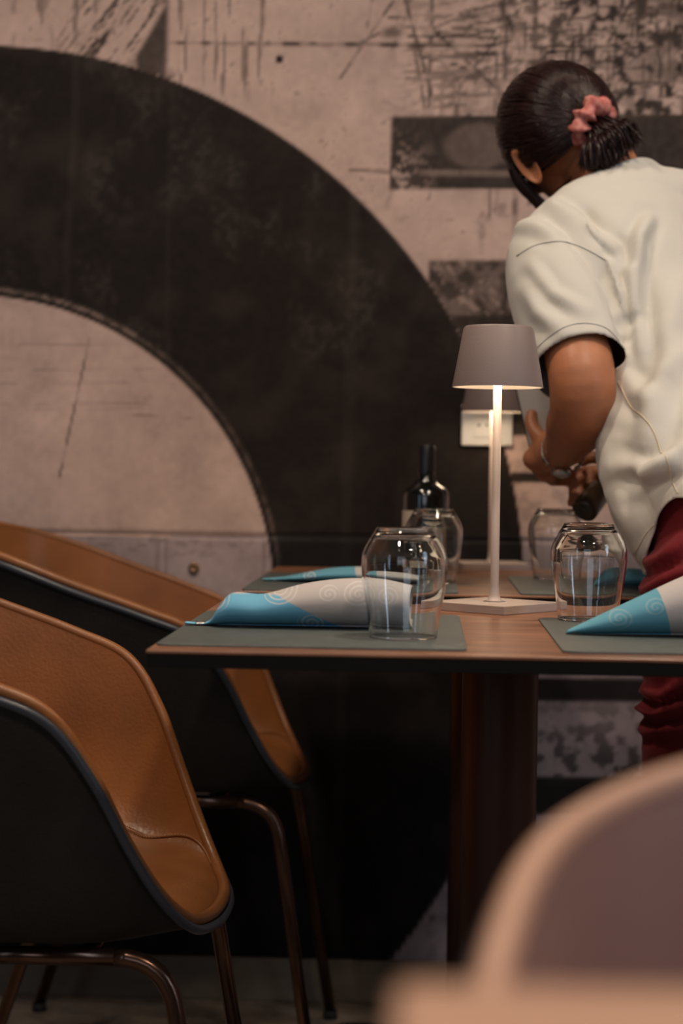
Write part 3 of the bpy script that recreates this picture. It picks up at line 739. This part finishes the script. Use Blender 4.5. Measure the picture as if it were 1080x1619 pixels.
# folds: polylines in the plane of the back / side, (x, z) pairs, width, height
def fold(pts, wd, amp):
    P = [np.array(p) for p in pts]; best = np.full(nv, 1e9); tt = np.zeros(nv); L = len(P)-1
    for i in range(L):
        a, b = P[i], P[i+1]; d = b-a; t = np.clip(((cv[:, [0, 2]]-a)@d)/(d@d), 0, 1)
        q = np.hypot(*(cv[:, [0, 2]]-a-t[:, None]*d).T); up_ = q < best; best = np.where(up_, q, best); tt = np.where(up_, (i+t)/L, tt)
    env = np.sin(np.pi*np.clip(tt*.9+.05, 0, 1))**.6
    return 2.3*amp*env*(np.exp(-(best/wd)**2)-.45*np.exp(-((best-wd*1.9)/wd)**2))*(no[:, 1] < .35)
D = np.zeros(nv)
FOLDS = [([(0.1738, 1.2829), (0.1958, 1.2572), (0.2223, 1.2185), (0.2488, 1.1799), (0.2609, 1.1281)], 0.01, 0.007), ([(0.1954, 1.2788), (0.2175, 1.2444), (0.2439, 1.2144)], 0.007, 0.004), ([(0.2219, 1.2444), (0.2482, 1.2188), (0.2661, 1.18), (0.2713, 1.1282)], 0.009, 0.006), ([(0.2406, 1.1949), (0.2559, 1.1522), (0.2628, 1.1008)], 0.006, 0.005), ([(0.2993, 1.2597), (0.2828, 1.2296), (0.2768, 1.1781), (0.278, 1.1095), (0.2807, 1.058)], 0.009, 0.007), ([(0.3336, 1.0698), (0.3014, 1.0364), (0.2857, 0.9949), (0.2782, 0.9534)], 0.014, 0.006), ([(0.2581, 0.9242), (0.2788, 0.9162), (0.3033, 0.9289), (0.3275, 0.9541)], 0.01, 0.006), ([(0.2597, 1.0689), (0.2688, 1.0195), (0.2939, 0.995)], 0.012, 0.004), ([(0.2657, 0.8876), (0.2814, 0.9122), (0.3053, 0.9288)], 0.008, 0.003), ([(0.2329, 0.9528), (0.2378, 0.9032), (0.2595, 0.8454)], 0.012, 0.004), ([(0.2536, 0.8874), (0.2664, 0.847), (0.2768, 0.8065)], 0.008, 0.004), ([(0.3345, 1.1653), (0.3146, 1.1062), (0.3071, 1.0556)], 0.018, 0.004), ([(0.1347, 1.1577), (0.1481, 1.1237), (0.1741, 1.0984)], 0.01, 0.003), ([(0.1385, 1.1919), (0.1647, 1.1495), (0.2077, 1.1243)], 0.008, 0.0025), ([(0.1223, 1.2566), (0.1484, 1.2481), (0.1746, 1.2311)], 0.01, 0.003)]
for f_ in FOLDS: D += fold(*f_)
arm_d = None
D += .0022*(fbm(cv[:, 0]*16+cv[:, 1]*9, cv[:, 2]*9+cv[:, 1]*4, 3, 7)-.5)
cv = cv+no*D[:, None]
# cut the openings: sleeves, hem, neck (signed distance < 0 is removed, border snapped to 0)
def cutdist(c):
    ax = np.array((SH1-V((.194, 2.59, 1.115))).normalized()); s1 = np.array(SH1); d = -((c-s1)@ax)+.0
    q = (c-s1); near = np.linalg.norm(q-np.outer(q@ax, ax), axis=1) < .071
    T_ = np.array(ST); cx_, cy_, aa, bb = [np.interp(c[:, 2], T_[:, 0], T_[:, i]) for i in (1, 2, 3, 4)]
    rx, ry = c[:, 0]-cx_, c[:, 1]-cy_; er = np.hypot((rx*.71+ry*.70)/aa, (-rx*.70+ry*.71)/bb)
    near &= (er > 1.04) & (d > -.05)
    out = np.where(near & (d < .06), d, 9.); gr = np.tile(-ax, (len(c), 1))
    ax2 = np.array(RD); s2 = np.array(SHR+RD*.155); d2 = -((c-s2)@ax2); q = c-s2; n2_ = np.linalg.norm(q-np.outer(q@ax2, ax2), axis=1) < .085
    k = n2_ & (d2 < .05) & (d2 < out); out = np.where(k, d2, out); gr[k] = -ax2
    rel = c[:, :2]-np.array([.430, 2.495]); la = rel@np.array([-.71, -.70]); fa = rel@np.array([-.70, .71]); th = np.degrees(np.arctan2(fa, la))
    th = th+5; hz = .884-.100*sst(0, 34, th)-.050*(1-sst(-60, 0, th))
    hz = np.where(np.abs(th) > 150, .835, hz)
    d3 = c[:, 2]-hz; k = (d3 < out) & (c[:, 2] < .95); out = np.where(k, d3, out); gr[k] = (0, 0, 1)
    na = np.array([-.42, .48, .77]); na /= np.linalg.norm(na); d4 = -((c-np.array([.272, 2.772, 1.322]))@na)
    k = (d4 < out) & (np.linalg.norm(c-np.array([.25, 2.8, 1.35]), axis=1) < .14); out = np.where(k, d4, out); gr[k] = -na
    return out, gr
dd, gr = cutdist(cv)
sn = (dd < 0) & (dd > -.0063)
cv[sn] -= gr[sn]*dd[sn][:, None]
me.vertices.foreach_set('co', (cv-np.array(person.location)).ravel())
bm = bmesh.new(); bm.from_mesh(me); bm.verts.ensure_lookup_table()
kill = [bm.verts[i] for i in np.nonzero(dd <= -.0063)[0]]
bmesh.ops.delete(bm, geom=kill, context='VERTS')
for rep in range(4):                                              # tidy the raw edges into clean hems
    bv = [v for v in bm.verts if v.is_boundary]
    av = {v: sum(((e.other_vert(v)).co for e in v.link_edges if e.is_boundary), V())/max(1, sum(e.is_boundary for e in v.link_edges)) for v in bv}
    for v in bv: v.co = v.co*.4+av[v]*.6
    c_ = np.array([v.co for v in bv])+np.array(person.location); d_, g_ = cutdist(c_)
    for v, d1, g1 in zip(bv, d_, g_):
        if abs(d1) < .015: v.co -= V(g1)*float(d1)
shirt = link('t_shirt', bm, M['shirt'], person)
sm = shirt.modifiers.new('s', 'SOLIDIFY'); sm.thickness = .0016; sm.offset = 1
# sewn lines laid on the cloth: project polylines (x, z) on the shirt from the side that faces the room
from mathutils.bvhtree import BVHTree
dg = bpy.context.evaluated_depsgraph_get(); dg.update()
bvh = BVHTree.FromObject(shirt, dg)
def on_shirt(pts, off=.0008, n=10):
    out = []
    for p in catmull([V((x, 0, z)) for x, z in pts], n):
        h = bvh.ray_cast(PW(V((p.x, 1.5, p.z))), V((0, 1, 0)))
        if h[0]: out.append(h[0]+h[1]*off)
    return out
SEAMS = [([(0.1204, 1.2076), (0.1434, 1.2198), (0.1691, 1.2243), (0.1948, 1.222), (0.2164, 1.2119), (0.238, 1.1992)], 0.0009, 0), ([(0.251, 1.0334), (0.2637, 1.0012), (0.2844, 0.969), (0.2955, 0.9367), (0.3057, 0.9044), (0.3116, 0.8899)], 0.0006, 1), ([(0.1442, 1.0767), (0.1686, 1.0977), (0.1981, 1.1079), (0.2303, 1.1033), (0.2512, 1.0854)], 0.0005, 0), ([(0.2999, 0.8808), (0.2963, 0.8609), (0.2786, 0.8367), (0.268, 0.8087)], 0.0005, 1)]
for s_ in SEAMS:
    P = on_shirt(s_[0])
    if len(P) > 3:
        bm = bmesh.new(); tube(bm, P, s_[1], 6); link('seam', bm, M['shirt_thread'] if s_[2] else M['shirt'], shirt)

# ---- trousers
bm = bmesh.new()
loft(bm, [ell((x, y, z), a, b, LAT, FWD, 36, 2.1) for z, x, y, a, b in ((.80, .436, 2.500, .162, .128), (.87, .430, 2.496, .168, .142), (.93, .420, 2.505, .160, .138), (.98, .405, 2.53, .138, .11))])
for hip, mid_, knee, ank in (((.362, 2.408, .79), (.354, 2.408, .62), (.352, 2.425, .45), (.352, 2.43, .07)), ((.503, 2.575, .80), (.502, 2.600, .62), (.500, 2.61, .45), (.500, 2.585, .07))):
    cap(bm, [hip, mid_, knee, ank], [.084, .078, .068, .056], 28)
bmesh.ops.transform(bm, matrix=ML, verts=bm.verts)
me = remeshed(bm, .007, 5); nv = len(me.vertices); cv = np.empty(nv*3); me.vertices.foreach_get('co', cv); cv = cv.reshape(-1, 3)+np.array(person.location)
no = np.empty(nv*3); me.vertices.foreach_get('normal', no); no = no.reshape(-1, 3); D = np.zeros(nv)
for f_ in [([(0.2754, 0.7939), (0.2987, 0.8101), (0.3217, 0.8341)], 0.007, 0.0045000000000000005), ([(0.2721, 0.7583), (0.2952, 0.7824), (0.3224, 0.7986)], 0.007, 0.0045000000000000005), ([(0.2667, 0.6196), (0.2864, 0.6137), (0.3254, 0.6327)], 0.006, 0.0045000000000000005), ([(0.2687, 0.6395), (0.2939, 0.636), (0.3249, 0.6604)], 0.006, 0.003), ([(0.2673, 0.584), (0.2946, 0.5964), (0.3259, 0.601)], 0.006, 0.003)]: D += fold(*f_)
D += .003*(fbm(cv[:, 0]*20+cv[:, 1]*9, cv[:, 2]*14, 3, 17)-.5)
cv = cv+no*D[:, None]; me.vertices.foreach_set('co', (cv-np.array(person.location)).ravel())
link('trousers', me, M['pants'], person)
for x, y in ((.352, 2.43), (.500, 2.585)):                       # flat shoes
    bm = bmesh.new(); d = FWD; s = LAT; c = V((x, y, FL))
    loft(bm, [ell(c+d*.045+V((0, 0, z)), a, b, d, s, 28, 2.4) for z, a, b in ((.0, .120, .042), (.018, .124, .044), (.045, .112, .040), (.07, .075, .036), (.09, .050, .034))])
    bmesh.ops.transform(bm, matrix=ML, verts=bm.verts); link('shoe', bm, M['shoe'], person)

# ---- hair
SC = H(-.096, .016, -.024)                                        # where it is gathered
SCd = V((.62, -.52, -.52)).normalized()
bm = bmesh.new(); blob(bm, (0, 0, 0), 1, None, 56, 40)
def hair_r(f, l, u):
    """scale of the hair cap; below the hairline it sinks under the skin"""
    line = -.10-.62*max(0, -f)**.9+(.55*max(0, f-.45))
    return sst(line-.10, line+.04, u)
for v in bm.verts:
    f, l, u = v.co; k = float(hair_r(f, l, u)); s = .80+.20*k
    st = .012*math.sin(90*math.atan2(l, u+.35))*k
    v.co = PW(H(-.010+.101*f*s*(1+st), .0835*l*s*(1+st), .020+.0935*u*s*(1+st)))
cap_o = link('hair', bm, M['hair'], person)
hr = random.Random(11); bm = bmesh.new()
def hp(d): return H(-.010+.103*d.x, .0855*d.y, .020+.0955*d.z)
Sd = V(((-.096+.010)/.103, .016/.0855, (-.024-.020)/.0955)).normalized()
cnt = 0
while cnt < 520:
    d = V((hr.gauss(0, 1), hr.gauss(0, 1), hr.gauss(0, 1))).normalized()
    if d.z < (-.10-.55*max(0, -d.x)) or d.dot(Sd) > .86: continue
    if d.x > .75 and d.z < .3: continue
    ang = d.angle(Sd); ax = d.cross(Sd).normalized(); P = []
    wob = hr.gauss(0, .035)
    for k in range(10):
        t = k/9; q = Matrix.Rotation(ang*t*.97, 3, ax) @ d; q = (q+ax*wob*math.sin(math.pi*t)).normalized()
        P.append(PW(hp(q)+(hp(q)-HC).normalized()*(hr.uniform(-.0006, .0008)-.001*t)))
    tube(bm, P, [.0003]+[.0013]*8+[.0008], 4); cnt += 1
# loose front locks falling past the cheek and short hairs at the nape
for i in range(190):
    a = hr.uniform(0, 1); s = 1 if hr.random() < .6 else -1
    p0 = H(.015+.05*a, s*(.070-.02*a), .050); p1 = H(.024+.056*a, s*(.085-.028*a)+hr.gauss(0, .002), .0); p2 = H(.026+.056*a, s*(.080-.030*a)+hr.gauss(0, .003), -.050-.025*hr.random())
    tube(bm, catmull([PW(p0), PW(p1), PW(p2), PW(p2+V((.004, .002, -.010)))], 4), [.0016]*11+[.001, .0004], 4)
for i in range(0):
    l = hr.uniform(-.055, .06); p0 = H(-.085+abs(l)*.35, l, -.012); p1 = H(-.080+abs(l)*.30, l*.9, -.034); p2 = H(-.086+abs(l)*.3, l*.8-.004, -.050-.008*hr.random())
    tube(bm, [PW(p0), PW(p1), PW(p2)], [.0014, .0012, .0004], 4)
link('hair_strands', bm, M['hair'], cap_o, kind='stuff')
# ponytail: fans from the scrunchie to the right and down
bm = bmesh.new()
tips = [(0.2968, 2.72, 1.3927), (0.2863, 2.72, 1.3837), (0.2726, 2.715, 1.3685), (0.2545, 2.71, 1.3568), (0.2368, 2.71, 1.3513), (0.219, 2.71, 1.3476)]
for i in range(520):
    k = hr.random()*(len(tips)-1); kk = k/(len(tips)-1); a = int(k); T = V((0, 0, -.004))+V(tips[a]).lerp(V(tips[min(a+1, len(tips)-1)]), k-a)+V((hr.gauss(0, .004), hr.gauss(0, .010), hr.gauss(0, .004)))
    pp = (V(tips[0])-V(tips[-1])).normalized(); p0 = SC+pp*(.015*(1-2*kk))+V((hr.gauss(0, .002), hr.gauss(0, .004), hr.gauss(0, .002)))
    out = (T-SC); mid_ = SC+SCd*.012+out*.5+pp*(.014*(1-2*kk))+V((0, -.008, .006))+V((hr.gauss(0, .0015), hr.gauss(0, .006), hr.gauss(0, .0015)))
    P = catmull([PW(p0), PW(SC+SCd*.018+out*.10+(p0-SC)*1.15), PW(mid_), PW(T)], 5)
    tube(bm, P, [.0016]*(len(P)-3)+[.0013, .0009, .0003], 4)
link('ponytail', bm, M['hair'], person)
# scrunchie: ruffled satin ring
bm = bmesh.new(); a1 = SCd.orthogonal().normalized(); a2 = SCd.cross(a1); nu, nw = 72, 14; G = []
sc_c = SC+SCd*.004
for i in range(nu):
    th = 2*math.pi*i/nu; rd = a1*math.cos(th)+a2*math.sin(th); row = []
    for j in range(nw):
        ph = 2*math.pi*j/nw; R_ = .0125*(1+.26*math.sin(9*th+1.2*math.sin(ph))+.12*math.sin(17*th+ph*2))
        row.append(bm.verts.new(PW(sc_c+rd*(.0245+R_*math.cos(ph)*1.05+.0015*math.sin(5*th))+SCd*(R_*math.sin(ph)+.002*math.sin(7*th)))))
    G.append(row)
for i in range(nu):
    for j in range(nw): bm.faces.new((G[i][j], G[i][(j+1) % nw], G[(i+1) % nu][(j+1) % nw], G[(i+1) % nu][j]))
link('scrunchie', bm, M['scrunchie'], person, label='coral and cream patterned scrunchie')

# ---- watch on the left wrist
wd = (PL-WRL+(WRL-ELL)*.5).normalized(); wc = WRL+(WRL-ELL).normalized()*.004; wa = (WRL-ELL).normalized()
b1 = V((-.12, -1.0, -.85)); b1 = (b1-wa*b1.dot(wa)).normalized(); b2 = wa.cross(b1)
wt = empty('watch', parent=None) if False else None
bm = bmesh.new()
for i in range(26):
    th = 2*math.pi*i/26; rd = b1*math.cos(th)+b2*math.sin(th)
    if math.cos(th) > .86: continue
    Mx = Matrix((rd, wa, rd.cross(wa))).transposed().to_4x4(); Mx.translation = wc+rd*.0310
    box(bm, (-.0013, -.0065, -.0032), (.0013, .0065, .0032), .0006, Mx)
bmesh.ops.transform(bm, matrix=ML, verts=bm.verts)
wat = link('watch', bm, M['steel'], person, smooth=False, label='steel bracelet watch')
Mx = Matrix((wa, b2, b1)).transposed().to_4x4(); Mx.translation = wc+b1*.0305
bm = bmesh.new(); lathe(bm, [(0, 0), (.0135, 0), (.0145, .002), (.0145, .005), (.0125, .0065), (.0118, .0058), (0, .0058)], 40, Mx); bmesh.ops.transform(bm, matrix=ML, verts=bm.verts)
autosmooth(link('watch_case', bm, M['steel'], wat))
bm = bmesh.new(); lathe(bm, [(0, .0059), (.0117, .0059), (.0117, .0062), (0, .0062)], 32, Mx); bmesh.ops.transform(bm, matrix=ML, verts=bm.verts)
link('dial', bm, M['plastic'], wat)

# ---- what she holds
t = empty('card_terminal', (.168, 2.812, .990), label="flat light grey device in the person's left hand beside the lamp shade", cat='device')
t.rotation_euler = (0, math.radians(-14), math.radians(-12))
bm = bmesh.new(); box(bm, (-.024, -.007, -.052), (.024, .007, .062), .005); link('case', bm, M['slab'], t)
bm = bmesh.new(); box(bm, (-.0255, -.004, -.054), (.0255, .004, .064), .003); link('rim_strip', bm, M['black'], t)
t = empty('small_bottle', (.232, 2.800, .855), label="dark tilted bottle held by its neck in the person's right hand", cat='bottle')
q = (V((.283, 2.865, .918))-V((.232, 2.800, .855))).to_track_quat('Z', 'Y'); t.rotation_euler = q.to_euler()
bm = bmesh.new(); lathe(bm, [(0, .003), (.012, .002), (.0165, 0), (.0195, .003), (.0200, .010), (.0200, .045), (.0175, .056), (.0115, .066), (.0105, .092), (.0, .092)], 40); link('body', bm, mat('dark amber glass', (.05, .032, .018), .12, coat=.6), t)
bm = bmesh.new(); lathe(bm, [(0, .088), (.0118, .088), (.0118, .104), (.010, .106), (0, .106)], 32); autosmooth(link('screw_cap', bm, M['black'], t))
